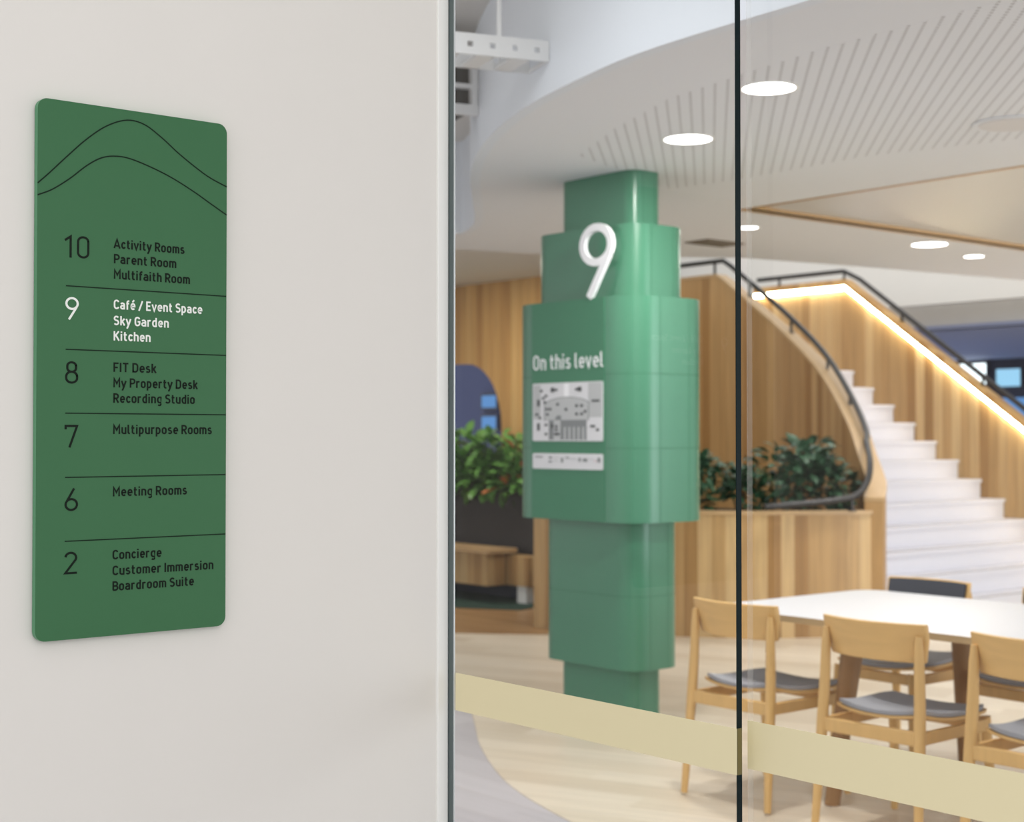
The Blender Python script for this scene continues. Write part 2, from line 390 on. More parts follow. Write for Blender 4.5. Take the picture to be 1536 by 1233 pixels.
G('1', .3, [(0,.76),(.22,.94),(.22,0)])
G('2', .5, arc(.25,.72,.2,.225,170,-20,10)+[(.05,.05),(.48,.05)])
G('6', .5, [(.36,1),(.1,.44)]+[], arc(.26,.29,.21,.24,150,510,20))
G('7', .5, [(.04,.8),(.04,.95),(.46,.95),(.18,0)])
G('8', .5, loop(.09,.41,.53,.95,.158), loop(.05,.45,.05,.53,.198))
G('9', .5, [(.14,0),(.42,.56)], arc(.25,.71,.21,.24,-30,330,20))
def ribbon(P, w):
    """constant-width ribbon with mitred joints -> list of quads"""
    Q = [P[0]]
    for p in P[1:]:
        if math.dist(p, Q[-1]) > 1e-4: Q.append(p)
    P = Q; n = len(P); Lf, Rt = [], []
    for i in range(n):
        def nrm(a, b):
            d = math.dist(a, b); return (-(b[1]-a[1])/d, (b[0]-a[0])/d)
        if i == 0: m = nrm(P[0], P[1]); k = 1
        elif i == n-1: m = nrm(P[-2], P[-1]); k = 1
        else:
            a, b = nrm(P[i-1], P[i]), nrm(P[i], P[i+1]); m = (a[0]+b[0], a[1]+b[1]); l = math.hypot(*m) or 1e-6
            m = (m[0]/l, m[1]/l); k = 1/max(0.45, m[0]*a[0]+m[1]*a[1])
        Lf.append((P[i][0]+m[0]*k*w/2, P[i][1]+m[1]*k*w/2)); Rt.append((P[i][0]-m[0]*k*w/2, P[i][1]-m[1]*k*w/2))
    return [(Lf[i], Lf[i+1], Rt[i+1], Rt[i]) for i in range(n-1)]
def text_len(s, gap):
    x = 0
    for c in s: x += (0.24 if c == ' ' else GL[c][0] + gap)
    return x - gap
def lettering(bm, s, u0, v0, cap, stroke, fn, width=None, gap=0.17, th=0.0006, mi=0):
    """raised lettering: cap height and stroke width in metres, fn(u, v, w) -> 3D"""
    sx = cap if width is None else width / text_len(s, gap)
    x = u0
    for c in s:
        if c == ' ': x += 0.24*sx; continue
        w, strokes = GL[c]
        for ki, st in enumerate(strokes):
            tk = th*(1+0.06*ki)
            for q in ribbon([(x+p[0]*sx, v0+p[1]*cap) for p in st], stroke):
                a = [bm.verts.new(fn(p[0], p[1], tk)) for p in q]; b = [bm.verts.new(fn(p[0], p[1], 0)) for p in q]
                face(bm, a, mi)
                for i in range(4): face(bm, [a[i], b[i], b[(i+1)%4], a[(i+1)%4]], mi)
        x += (w + gap)*sx

# ------------------------------------------------------------------ setting: floors
def pts2(P): return [(p[0], p[1]) for p in P]
EDGE = [(3.95,-3.0),(3.62,0.5),(3.58,2.4),(3.6,2.9),(3.63,3.57),(3.71,3.99),(3.89,4.57),(4.2,5.21),(4.62,5.85),(5.14,6.5),(5.7,7.2),(5.93,7.6)]
edge_curve = pts2(catmull([(a, b, 0) for a, b in EDGE], 6))
bm = new(); prism(bm, [(-4,-6),(20.5,-6),(20.5,15),(-4,15)], -0.12, -0.004)
struct('floor', bm, M['floor_grey'], 'lavender grey plank floor in the lower left beyond the glass', 'floor')
fl_curve = pts2(catmull([(3.95,-3,0),(3.62,0.8,0),(3.62,2.8,0),(3.68,3.7,0),(3.8,4.3,0),(4.0,4.88,0),(4.35,5.5,0),(4.7,6.0,0),(5.2,6.72,0),(5.67,7.44,0),(5.95,8.1,0),(5.9,9.5,0)], 6))
bm = new(); prism(bm, fl_curve + [(20.4,9.5),(20.4,-3)], -0.06, 0.0)
for f in bm.faces:                       # planks run along the room's long direction
    for lp in f.loops: lp[bm.loops.layers.uv.active].uv = (lp.vert.co.x*0.92 + lp.vert.co.y*0.38, -lp.vert.co.x*0.38 + lp.vert.co.y*0.92)
struct('floor.001', bm, M['floor_oak'], 'pale oak plank floor under the table and green pillar', 'floor')
bm = new()
prism(bm, [(6.0,9.6),(6.4,9.2),(6.72,8.83),(7.16,8.37),(7.45,8.2),(7.9,8.5),(9.1,9.3),(9.1,14.9),(6.0,14.9)], -0.05, 0.004)
struct('floor.002', bm, M['floor_brown'], 'brown timber floor of the seating nook left of the pillar', 'floor')

# ------------------------------------------------------------------ setting: sign wall, jamb, glass
bm = new(); box(bm, -4, 2.404, 0, 1.786, 2.56, 3.45)
struct('wall_left', bm, M['wall'], 'off-white wall carrying the green directory sign', 'wall')
bm = new(); box(bm, 1.786, 2.398, 0, 1.812, 2.56, 3.45)
struct('trim_1', bm, M['jamb'], 'white jamb at the end of the sign wall', 'trim', bevel=0.002)
bm = new(); box(bm, 1.8125, 2.384, 0, 1.8155, 2.5, 2.95)
ch = struct('trim_2', bm, M['channel'], 'dark grey seal channel between jamb and glass', 'trim')
bm = new(); box(bm, 1.8135, 2.3805, 0, 1.8155, 2.3838, 2.95); obj('bead', bm, M['alu'], ch)
def pane(name, x, y0, y1, label, edge_y, edge_mat, band):
    root = bpy.data.objects.new(name, None); COL.objects.link(root); root.location = (x, (y0+y1)/2, 0)
    tag(root, label, 'glass door' if name.startswith('door') else 'window', kind='structure')
    yc = (y0+y1)/2
    b = new(); box(b, 0, y0-yc+0.0012, 0.012, 0.012, y1-yc-0.0012, 2.92); obj('glass_pane', b, M['glass'], root)
    ey = edge_y - yc
    b = new(); box(b, 0, ey-0.0006, 0.012, 0.012, ey+0.0006, 2.92); obj('polished_edge', b, edge_mat, root)
    if name.startswith('door'):
        b = new(); box(b, 0.0008, ey-0.0011, band[0], 0.0112, ey-0.0007, band[1]); obj('band_edge', b, M['band_edge'], root)
    b = new(); box(b, -0.0006, y0-yc, band[0], 0, y1-yc, band[1]); o = obj('frosted_band', b, M['band'], root)
    o['label'] = 'sand coloured manifestation strip'
    return root
pane('door_1', 1.8165, 1.6355, 2.3795, 'clear sliding glass panel beside the sign wall with sand coloured band', 1.6361, M['glass_edge'], (0.9065, 0.981))
pane('window_1', 1.862, -2.0, 1.653, 'clear fixed glass panel in front of the dining chairs with sand coloured band', 1.6524, M['glass_light_edge'], (0.908, 0.9865))

# ------------------------------------------------------------------ setting: ceilings, bulkhead, void
CZ = 2.765
bm = new()
back = [(5.86,7.78),(5.5,8.1),(4.5,8.7),(2.0,9.3),(2.0,9.5),(7.0,8.2),(7.6,7.9),(7.95,7.68),(8.32,7.42),(9.5,7.22),(11.4,6.98),(12.2,6.9),(12.2,5.83),(6.55,5.83),(6.55,-3.0)]
prism(bm, edge_curve + back, CZ, CZ+0.012)
struct('ceiling', bm, M['ceil'], 'white plasterboard ceiling with a curved edge above the pillar', 'ceiling')
bm = new()
pe = [(4.12,-3),(4.02,1.5),(4.0,2.5),(4.03,3.2),(4.08,3.6),(4.17,4.1),(4.4,4.65),(4.69,5.2),(5.7,5.6),(5.76,5.1),(5.74,4.34),(5.93,3.65),(6.1,2.5),(6.2,-3)]
prism(bm, pe, CZ-0.0005, CZ-0.0001)
struct('ceiling.001', bm, M['perf'], 'perforated ceiling panel with rows of small holes', 'ceiling')
bm = new(); prism(bm, [(2.0,9.2),(7.0,8.0),(7.6,7.75),(9.15,8.9),(9.15,15),(2.0,15)], 2.95, 3.0)
struct('ceiling.002', bm, M['ceil_warm'], 'warm white ceiling above the timber wall left of the pillar', 'ceiling')
# coffer: timber reveals and a glossy panel
bm = new(); box(bm, 6.56, -3, CZ+0.03, 12.2, 5.82, CZ+0.04)
struct('ceiling.003', bm, M['gloss'], 'glossy recessed ceiling panel reflecting the timber', 'ceiling')
bm = new(); box(bm, 6.53, 5.83, CZ-0.004, 12.2, 5.86, CZ+0.04); struct('trim_3', bm, M['reveal'], 'timber reveal on the far side of the ceiling recess', 'trim')
bm = new(); box(bm, 6.52, -3, CZ-0.004, 6.55, 5.83, CZ+0.04); struct('trim_4', bm, M['reveal'], 'timber reveal on the near side of the ceiling recess', 'trim')
# curved fascia of the service void
fas = edge_curve + [(5.95,7.7),(5.86,7.78),(5.5,8.1),(4.5,8.7),(2.0,9.3)]
bm = new(); n = len(fas)
inner = []; fas2 = []
for i in range(n):
    a, b = fas[max(i-1,0)], fas[min(i+1,n-1)]; d = math.dist(a, b); nx, ny = (b[1]-a[1])/d, -(b[0]-a[0])/d
    inner.append((fas[i][0]-nx*0.05, fas[i][1]-ny*0.05)); fas2.append((fas[i][0]+nx*0.001, fas[i][1]+ny*0.001))
curved_wall(bm, fas2, inner, CZ-0.0003, [3.36]*n)
struct('trim_5', bm, M['fascia'], 'curved white bulkhead fascia rising from the ceiling edge', 'bulkhead')
bm = new(); box(bm, 1.8, -3, 3.36, 7.2, 15, 3.5); struct('ceiling.004', bm, M['slab'], 'concrete slab above the open service void', 'ceiling')

# ------------------------------------------------------------------ setting: walls beyond
WZ = 2.95
bm = new()                                # golden timber wall with an arched opening, plane x = 9.1
op = [(11.2,0.3),(11.2,1.55)] + [(11.75-0.55*math.cos(math.radians(a)), 1.55+0.62*math.sin(math.radians(a))) for a in range(10, 91, 10)] + [(14.2,2.24),(14.2,0.3)]
poly_top = [(10.25,0.0),(10.25,WZ),(14.9,WZ),(14.9,0.0)]
def quad_strip(bm, A, Bp, mi=0):
    pass
def wall_x(bm, pieces, x0, x1):
    for P in pieces:
        prism(bm, P, x0, x1, fn=lambda u, v, w: (w, u, v))
arch = op[1:-2] + [(14.2,2.24)]
pieces = [[(10.25,0),(11.2,0),(11.2,WZ),(10.25,WZ)], [(11.2,0),(14.2,0),(14.2,0.3),(11.2,0.3)], [(14.2,0),(14.9,0),(14.9,WZ),(14.2,WZ)]]
for a, b in zip(arch[:-1], arch[1:]):
    if abs(a[0]-b[0]) > 1e-5: pieces.append([(a[0],a[1]),(b[0],b[1]),(b[0],WZ),(a[0],WZ)])
wall_x(bm, pieces, 9.1, 9.25)
ul = bm.loops.layers.uv.active
for f in bm.faces:
    for lp in f.loops: lp[ul].uv = (lp.vert.co.y + lp.vert.co.x, lp.vert.co.z)
struct('wall_back', bm, M['clad_gold'], 'golden timber board wall with an arched opening left of the pillar', 'wall')
bm = new(); box(bm, 12.6, 13.2, 0, 12.7, 27, 3.5); struct('wall_far', bm, M['navy'], 'dark blue wall seen through the arched opening', 'wall')
bm = new(); box(bm, 1.8, 14.9, 0, 9.25, 15.0, 2.95); struct('wall_end', bm, M['wall'], 'white end wall of the seating nook', 'wall')
bm = new(); box(bm, 9.26, 10.62, 0, 10.3, 10.72, 2.94); struct('wall_return', bm, M['clad_gold'], 'timber return wall between the nook and the staircase', 'wall')
# upper storey wall behind the stair, grey bulkhead and the far blue room
bm = new(); box(bm, 13.6, 3, 2.86, 13.75, 16, 7); struct('wall_upper', bm, M['wall'], 'white upper wall behind the staircase', 'wall')
bm = new(); box(bm, 14.05, 3, 2.62, 14.2, 16, 2.95); struct('wall_bulkhead', bm, M['slab'], 'grey bulkhead under the upper wall right of the staircase', 'wall')
bm = new(); box(bm, 14.0, 3, 2.62, 20.2, 16, 2.66); struct('ceiling.005', bm, M['far_ceil'], 'blue grey ceiling of the far room', 'ceiling')
bm = new(); box(bm, 20.0, 3, 0, 20.15, 16, 2.64); struct('wall_right', bm, M['navy_dark'], 'dark navy wall of the far room', 'wall')

# ------------------------------------------------------------------ directory sign on the wall
sgn = empty('directory_sign', (1.134, 2.404, 1.561), 'tall green directory sign with rounded corners on the white wall', 'sign')
OX, OZ = 1.134, 1.561
def sf(u, v, w): return (u-OX, -0.0155-w, v-OZ)
bm = new(); prism(bm, rrect(0.960, 1.114, 1.308, 2.008, 0.017), 0, 0.0125, fn=lambda u, v, w: (u-OX, -0.003-w, v-OZ))
for f in bm.faces:
    if abs(f.calc_center_median().y + 0.0155) > 1e-4: f.material_index = 1
obj('board', bm, [M['sign'], M['sign_edge']], sgn)
bm = new(); box(bm, -0.12, -0.0028, -0.38, 0.12, 0, 0.38); obj('mounting_spacer', bm, M['jamb'], sgn)
for P in ([(0.9603,1.8662),(0.9807,1.8857),(1.0104,1.916),(1.045,1.9494),(1.0802,1.9759),(1.1162,1.9904),(1.1482,1.9874),(1.1809,1.9688),(1.2141,1.9447),(1.2526,1.9207),(1.2771,1.908),(1.3078,1.8965)],
          [(0.9603,1.8466),(0.985,1.8582),(1.0149,1.8792),(1.0452,1.9047),(1.0716,1.9208),(1.0984,1.9265),(1.1256,1.9246),(1.1671,1.9132),(1.2048,1.8992),(1.2431,1.881),(1.2773,1.8624),(1.3078,1.846)]):
    bm = new(); C2 = pts2(catmull([(a, b, 0) for a, b in P], 6))
    for q in ribbon(C2, 0.0023):
        face(bm, [bm.verts.new(sf(p[0], p[1], 0.0004)) for p in q])
    obj('contour_line', bm, M['ink'], sgn)
for z in (1.7005, 1.5949, 1.489, 1.3825, 1.2768):
    bm = new(); v = [bm.verts.new(sf(*p, 0.0004)) for p in ((1.0095,z-.001),(1.3078,z-.001),(1.3078,z+.001),(1.0095,z+.001))]; face(bm, v)
    obj('divider_line', bm, M['ink'], sgn)
ROWS = [('10', 1.7478, [('Activity Rooms', 1.7698, .1300), ('Parent Room', 1.7440, .1145), ('Multifaith Room', 1.7178, .1408)], 0),
        ('9', 1.6448, [('Caf\u00e9 / Event Space', 1.6665, .1648), ('Sky Garden', 1.6392, .1006), ('Kitchen', 1.6130, .0665)], 1),
        ('8', 1.5380, [('FIT Desk', 1.5598, .0775), ('My Property Desk', 1.5335, .1564), ('Recording Studio', 1.5075, .1511)], 0),
        ('7', 1.4322, [('Multipurpose Rooms', 1.4545, .1844)], 0),
        ('6', 1.3265, [('Meeting Rooms', 1.3490, .1364)], 0),
        ('2', 1.2220, [('Concierge', 1.2425, .0886), ('Customer Immersion', 1.2158, .1885), ('Boardroom Suite', 1.1895, .1505)], 0)]
for num, z, lines, white in ROWS:
    mm = M['letter_white'] if white else M['letter_black']
    bm = new(); lettering(bm, num, 1.0085 if num != '10' else 1.0075, z, 0.0375, 0.0036, sf, width={'10': .043}.get(num, .0235), gap=0.16)
    o = obj('floor_number', bm, mm, sgn)
    if white: o['label'] = 'white floor number'
    bm = new()
    for s, zz, w in lines: lettering(bm, s, 1.0945, zz, 0.0158, 0.0027, sf, width=w)
    o = obj('room_list', bm, mm, sgn)
    if white: o['label'] = 'white room names'

# ------------------------------------------------------------------ stepped green pillar
pil = empty('directory_pillar', (5.23, 5.56, 0), 'stepped glossy green pillar with a white number and floor map', 'pillar')
PX, PY = 5.23, 5.56
BL = [('pillar_block', 5.119, 5.282, 5.339, 5.838, .07, 0.0, 0.318), ('pillar_block', 5.054, 5.217, 5.415, 5.910, .12, 0.312, 1.04),
      ('pillar_block', 4.969, 5.132, 5.546, 6.063, .19, 1.034, 2.130), ('pillar_block', 5.044, 5.207, 5.454, 5.963, .13, 2.130, 2.490),
      ('pillar_block', 5.119, 5.282, 5.339, 5.833, .07, 2.490, CZ-0.001)]
for nm, x0, y0, x1, y1, r, z0, z1 in BL:
    bm = new(); prism(bm, [(a-PX, b-PY) for a, b in rrect(x0, y0, x1, y1, r, 14)], z0, z1)
    # fine tile joints: rings at tile height and uprights where the curve meets the flats
    ring = [(a-PX, b-PY) for a, b in rrect(x0-.0006, y0-.0006, x1+.0006, y1+.0006, r+.0006, 14)]
    z = z0 + 0.36
    while z < z1 - 0.12:
        for i in range(len(ring)):
            a, b = ring[i], ring[(i+1) % len(ring)]
            face(bm, [bm.verts.new((*a, z-.002)), bm.verts.new((*b, z-.002)), bm.verts.new((*b, z+.002)), bm.verts.new((*a, z+.002))], 1)
        z += 0.36
    for a in ((x0+r)-PX, (x1-r)-PX):
        face(bm, [bm.verts.new((a-.002, y0-.0006-PY, z0)), bm.verts.new((a+.002, y0-.0006-PY, z0)), bm.verts.new((a+.002, y0-.0006-PY, z1)), bm.verts.new((a-.002, y0-.0006-PY, z1))], 1)
    obj(nm, bm, [M['tile'], M['grout']], pil, smooth=True)
FX = 4.969 - PX
def pf(u, v, w): return (FX - 0.004 - w, -u, v)        # u to the right along the face, seen from the camera
bm = new(); prism(bm, rrect(-(5.863-PY), 1.036, -(5.320-PY), 2.128, 0.002, 2), -0.004, 0.0, fn=pf)
obj('sign_panel', bm, M['panel'], pil)
U0, U1 = -(5.853-PY), -(5.328-PY)       # text block left and right
bm = new(); lettering(bm, 'On this level', U0+.003, 1.788, 0.076, 0.008, pf, width=U1-U0-.006, gap=0.16, th=0.002)
obj('heading_lettering', bm, M['white3d'], pil)
def num_f(u, v, w): return (FX + 0.012 - w, -u, v)
bm = new(); lettering(bm, '9', -(5.508-PY)+.012, 2.131, 0.36, 0.037, num_f, width=0.240, th=0.02)
obj('floor_numeral', bm, M['white3d'], pil)
# floor map: panel with plan shapes as pattern of its mesh
mz0, mz1 = 1.428, 1.720; W_, H_ = U1-U0, mz1-mz0
bm = new()
prism(bm, rrect(U0, mz0, U1, mz1, 0.008, 4), 0, 0.003, fn=pf)
lay = [0.0032]
def mp_poly(P, mi):
    lay[0] += 0.00003
    face(bm, [bm.verts.new(pf(U0+a*W_, mz0+b*H_, lay[0])) for a, b in P], mi)
def mp_rect(a, b, c, d, mi): mp_poly([(a,b),(c,b),(c,d),(a,d)], mi)
mp_rect(.01,.38,.12,.97,1); mp_rect(.8,.4,.99,.985,1)
mp_rect(.46,.72,.53,.985,3+2)
hall = [(.18,.36),(.18,.62)] + [(.5+.32*math.cos(math.radians(a)), .60+.145*math.sin(math.radians(a))) for a in range(170, 9, -10)] + [(.80,.62),(.80,.36)]
mp_poly([(.5+(a-.5)*1.04, .5+(b-.5)*1.05) for a, b in hall], 2); mp_poly(hall, 1)
mp_rect(.24,.02,.78,.36,2); mp_rect(.31,.02,.41,.36,1)
for k in range(5): mp_rect(.46+k*.065,.02,.485+k*.065,.24,1)
mp_poly([(.32,.36),(.36,.44),(.42,.44),(.42,.36)], 2)
for a, b in [(.13,.87),(.2,.78),(.16,.74),(.18,.67),(.21,.55),(.26,.55),(.22,.46),(.37,.63),(.49,.54),(.64,.6),(.71,.6),(.64,.46),(.71,.46),(.76,.5),(.2,.28),(.2,.12),(.93,.19),(.35,.25),(.35,.19),(.34,.12),(.38,.12),(.11,.4)]:
    mp_rect(a-.02,b-.022,a+.02,b+.022,3)
for a, b, c, d in [(.27,.84,.32,.92),(.32,.86,.37,.90),(.62,.86,.67,.90),(.66,.84,.71,.92),(.85,.66,.96,.695),(.07,.6,.11,.72),(.04,.44,.09,.48),(.07,.18,.11,.31),(.83,.23,.9,.27),(.28,.22,.31,.3)]:
    mp_rect(a,b,c,d,3)
obj('floor_map', bm, [M['map_pale'], M['map_mid'], M['map_dark'], M['map_ink'], M['map_red'], M['white3d']], pil)
bm = new(); kz0, kz1 = 1.288, 1.366
prism(bm, rrect(U0, kz0, U1, kz1, 0.008, 4), 0, 0.003, fn=pf)
mz0, H_ = kz0, kz1-kz0
for a, b, c, d, mi in [(.04,.74,.15,.80,3),(.24,.68,.29,.80,2),(.24,.42,.29,.52,2),(.31,.72,.40,.76,1),(.31,.5,.38,.54,1),(.42,.42,.45,.72,2),(.48,.7,.54,.78,2),(.55,.64,.64,.68,1),(.67,.5,.70,.74,2),(.73,.5,.79,.7,2),(.81,.64,.88,.68,1),(.89,.52,.92,.56,4),(.93,.48,.97,.76,2)]:
    mp_rect(a, b, c, d, mi)
obj('map_legend', bm, [M['map_pale'], M['map_mid'], M['map_dark'], M['map_ink'], M['map_red']], pil)

# ------------------------------------------------------------------ curved planter in front of the stair
front = pts2(catmull([(7.385,8.70,0),(7.62,8.15,0),(7.86,7.66,0),(8.2,7.25,0),(8.64,6.95,0),(8.88,6.83,0),(9.0,6.79,0)], 6))
nrm_in = []
for i in range(len(front)):
    a, b = front[max(i-1,0)], front[min(i+1,len(front)-1)]; d = math.dist(a, b); nrm_in.append(((a[1]-b[1])/d*-1, (a[0]-b[0])/d))
inn = [(p[0]-q[0]*-0.11*-1, p[1]-q[1]*-0.11*-1) for p, q in zip(front, nrm_in)]
if math.dist(inn[10], (9.5, 9.0)) > math.dist(front[10], (9.5, 9.0)):
    inn = [(2*p[0]-q[0], 2*p[1]-q[1]) for p, q in zip(front, inn)]
plt = empty('curved_planter', (8.3, 7.3, 0), 'curved timber board planter at the foot of the staircase', 'planter')
def rel(P, o): return [(a-o.location.x, b-o.location.y) for a, b in P]
bm = new(); curved_wall(bm, rel(front, plt), rel(inn, plt), 0.0, [0.885]*len(front))
obj('planter_wall', bm, M['clad'], plt, smooth=True)
fo = [(p[0]+(p[0]-q[0])*0.15, p[1]+(p[1]-q[1])*0.15) for p, q in zip(front, inn)]
bm = new(); curved_wall(bm, rel(fo, plt), rel(inn, plt), 0.886, [0.912]*len(front)); obj('planter_cap', bm, M['cap'], plt, smooth=True)
bm = new(); prism(bm, rel([inn[0]]+inn[6::4]+[(9.15,7.1),(9.6,7.62),(9.9,8.0),(10.1,8.4),(10.2,9.4),(9.0,9.3)], plt), 0.74, 0.8); obj('soil', bm, M['soil'], plt)

# ------------------------------------------------------------------ staircase
st = empty('staircase', (11.0, 8.0, 0), 'white staircase with curved timber side walls, glowing strip and dark handrails', 'stairs')
SX, SY = 11.0, 8.0
RISE, GO = 0.176, 0.243
def nose(n): return 7.775 + (n-5)*GO
LOWER = 2.967 - 9.54*0.7243
def slope(y): return min(2.967, LOWER + 0.7243*y)
out_ctl = [(8.97,6.83),(9.2,6.98),(9.48,7.28),(9.72,7.54),(9.96,7.86),(10.16,8.18),(10.27,8.46),(10.33,8.8),(10.34,9.1),(10.34,9.46),(10.34,10.0),(10.34,10.6)]
out_c = pts2(catmull([(a, b, 0) for a, b in out_ctl], 5))
in_c = []
for i in range(len(out_c)):
    a, b = out_c[max(i-1,0)], out_c[min(i+1,len(out_c)-1)]; d = math.dist(a, b); in_c.append((out_c[i][0]+(b[1]-a[1])/d*0.135, out_c[i][1]-(b[0]-a[0])/d*0.135))
def left_x(y):                         # inner face of the left wall at a given y
    for a, b in zip(in_c[:-1], in_c[1:]):
        if a[1] <= y <= b[1]: return a[0] + (b[0]-a[0])*(y-a[1])/(b[1]-a[1])
    return in_c[0][0] if y < in_c[0][1] else in_c[-1][0]
RX = 12.27
for n in range(1, 13):
    y0 = nose(n); y1 = y0 + GO
    z1 = n*RISE; z0 = max(0, z1 - RISE - 0.02)
    xs = left_x(y0) + 0.004
    xe = left_x(y1 if n < 12 else y1) + 0.004
    yend = y1 + 0.05 if n < 12 else 10.6
    P = [(xs, y0), (RX-0.004, y0), (RX-0.004, yend), (left_x(yend)+0.004, yend)]
    if n == 1: P[0] = (9.19, 6.78)
    bm = new(); prism(bm, rel(P, st), z0 + (0.0 if n == 1 else 0.001*0), z1 - 0.03)
    Q = [(P[0][0], y0-0.018), (P[1][0], y0-0.018), P[2], P[3]]
    prism(bm, rel(Q, st), z1-0.03, z1)
    # slip-resistant nosing strip
    box(bm, P[0][0]-SX+0.03, y0-0.01-SY, z1, RX-SX-0.03, y0+0.04-SY, z1+0.002, 1)
    obj('step' if n < 12 else 'landing', bm, [M['stair'], M['nosing']], st)
bm = new(); curved_wall(bm, rel(out_c, st), rel(in_c, st), 0.0, [slope(p[1])-0.03 for p in out_c]); 
obj('side_wall', bm, M['clad_dark'], st, smooth=True)
bm = new()
oo = [(p[0]+(p[0]-q[0])*0.04, p[1]+(p[1]-q[1])*0.04) for p, q in zip(out_c, in_c)]; ii = [(q[0]-(p[0]-q[0])*0.04, q[1]-(p[1]-q[1])*0.04) for p, q in zip(out_c, in_c)]
V = []
for a, b in zip(rel(oo, st), rel(ii, st)):
    z = slope(a[1]+SY); V.append([bm.verts.new((a[0], a[1], z-.03)), bm.verts.new((a[0], a[1], z)), bm.verts.new((b[0], b[1], z)), bm.verts.new((b[0], b[1], z-.03))])
for A, Bq in zip(V[:-1], V[1:]):
    for k in range(4): face(bm, [A[k], Bq[k], Bq[(k+1)%4], A[(k+1)%4]])
face(bm, V[0]); face(bm, V[-1]); obj('wall_cap', bm, M['cap'], st)
# right side wall, its overhanging cap and the warm strip below it
YS = [5.6, 6.2, 6.8, 7.4, 8.0, 8.6, 9.2, 9.54, 10.1, 10.75]
def strip(bm, x0, x1, lo, hi, ys=YS):
    V = []
    for y in ys: V.append([bm.verts.new((x-SX, y-SY, z)) for x, z in ((x0, lo(y)), (x1, lo(y)), (x1, hi(y)), (x0, hi(y)))])
    for A, Bq in zip(V[:-1], V[1:]):
        for k in range(4): face(bm, [A[k], Bq[k], Bq[(k+1)%4], A[(k+1)%4]])
    face(bm, V[0]); face(bm, V[-1])
    ul = bm.loops.layers.uv.active
    for f in bm.faces:
        for lp in f.loops: lp[ul].uv = (lp.vert.co.y + lp.vert.co.x, lp.vert.co.z)
bm = new(); strip(bm, RX, 12.42, lambda y: 0.0, lambda y: slope(y)+0.01); obj('side_wall', bm, M['clad'], st)
bm = new(); strip(bm, 12.215, 12.34, lambda y: slope(y)+0.011, lambda y: slope(y)+0.075); obj('wall_cap', bm, M['clad_gold'], st)
bm = new(); strip(bm, 12.225, 12.262, lambda y: slope(y)-0.03, lambda y: slope(y)+0.010); o = obj('light_strip', bm, M['led'], st); o['label'] = 'glowing warm light strip'
def add_rail(path, posts, drop):
    bm = new(); frame_tube(bm, [(p[0]-SX, p[1]-SY, p[2]) for p in path], 0.024, 10); h = obj('handrail', bm, M['rail'], st, smooth=True)
    for (x, y, z), zb in posts:
        b = new(); frame_tube(b, [(x-SX, y-SY, zb), (x-SX, y-SY, z)], 0.013, 8); frame_tube(b, [(x-SX, y-SY, zb), (x-SX, y-SY, zb+0.012)], 0.03, 10); obj('rail_post', b, M['rail'], h, smooth=True)
RH = 0.30
def rs(y): return min(3.16, slope(y)+0.19)
add_rail([(12.29, y, slope(y)+0.165) for y in (5.6, 6.5, 7.5, 8.5, 9.4, 9.6, 10.1, 10.75)],
         [((12.29, y, slope(y)+0.165), slope(y)+0.076) for y in (6.2, 7.1, 8.0, 8.9, 9.6, 10.45)], 0.1)
mid = [((p[0]+q[0])/2+0.03, (p[1]+q[1])/2) for p, q in zip(out_c, in_c)]
# lower end runs level over the planter, then climbs with the curved wall
low = catmull([(8.2,7.12,0.945),(8.44,6.99,0.967),(8.66,6.87,0.989),(8.83,6.795,1.026),(9.0,6.825,1.125),(9.19,6.946,1.266),(9.41,7.146,1.41)], 6)
path = list(low) + [Vector((p[0], p[1], slope(p[1])+0.13)) for p in mid if p[1] > 7.28]
pw = [min(range(len(mid)), key=lambda i: abs(mid[i][1]-y)) for y in (7.3, 7.75, 8.2, 8.7, 9.2, 9.7)]
add_rail([tuple(p) for p in path], [((mid[i][0], mid[i][1], slope(mid[i][1])+0.13), slope(mid[i][1])-0.005) for i in pw] + [((8.80,6.81,1.018), 0.913)], 0.1)

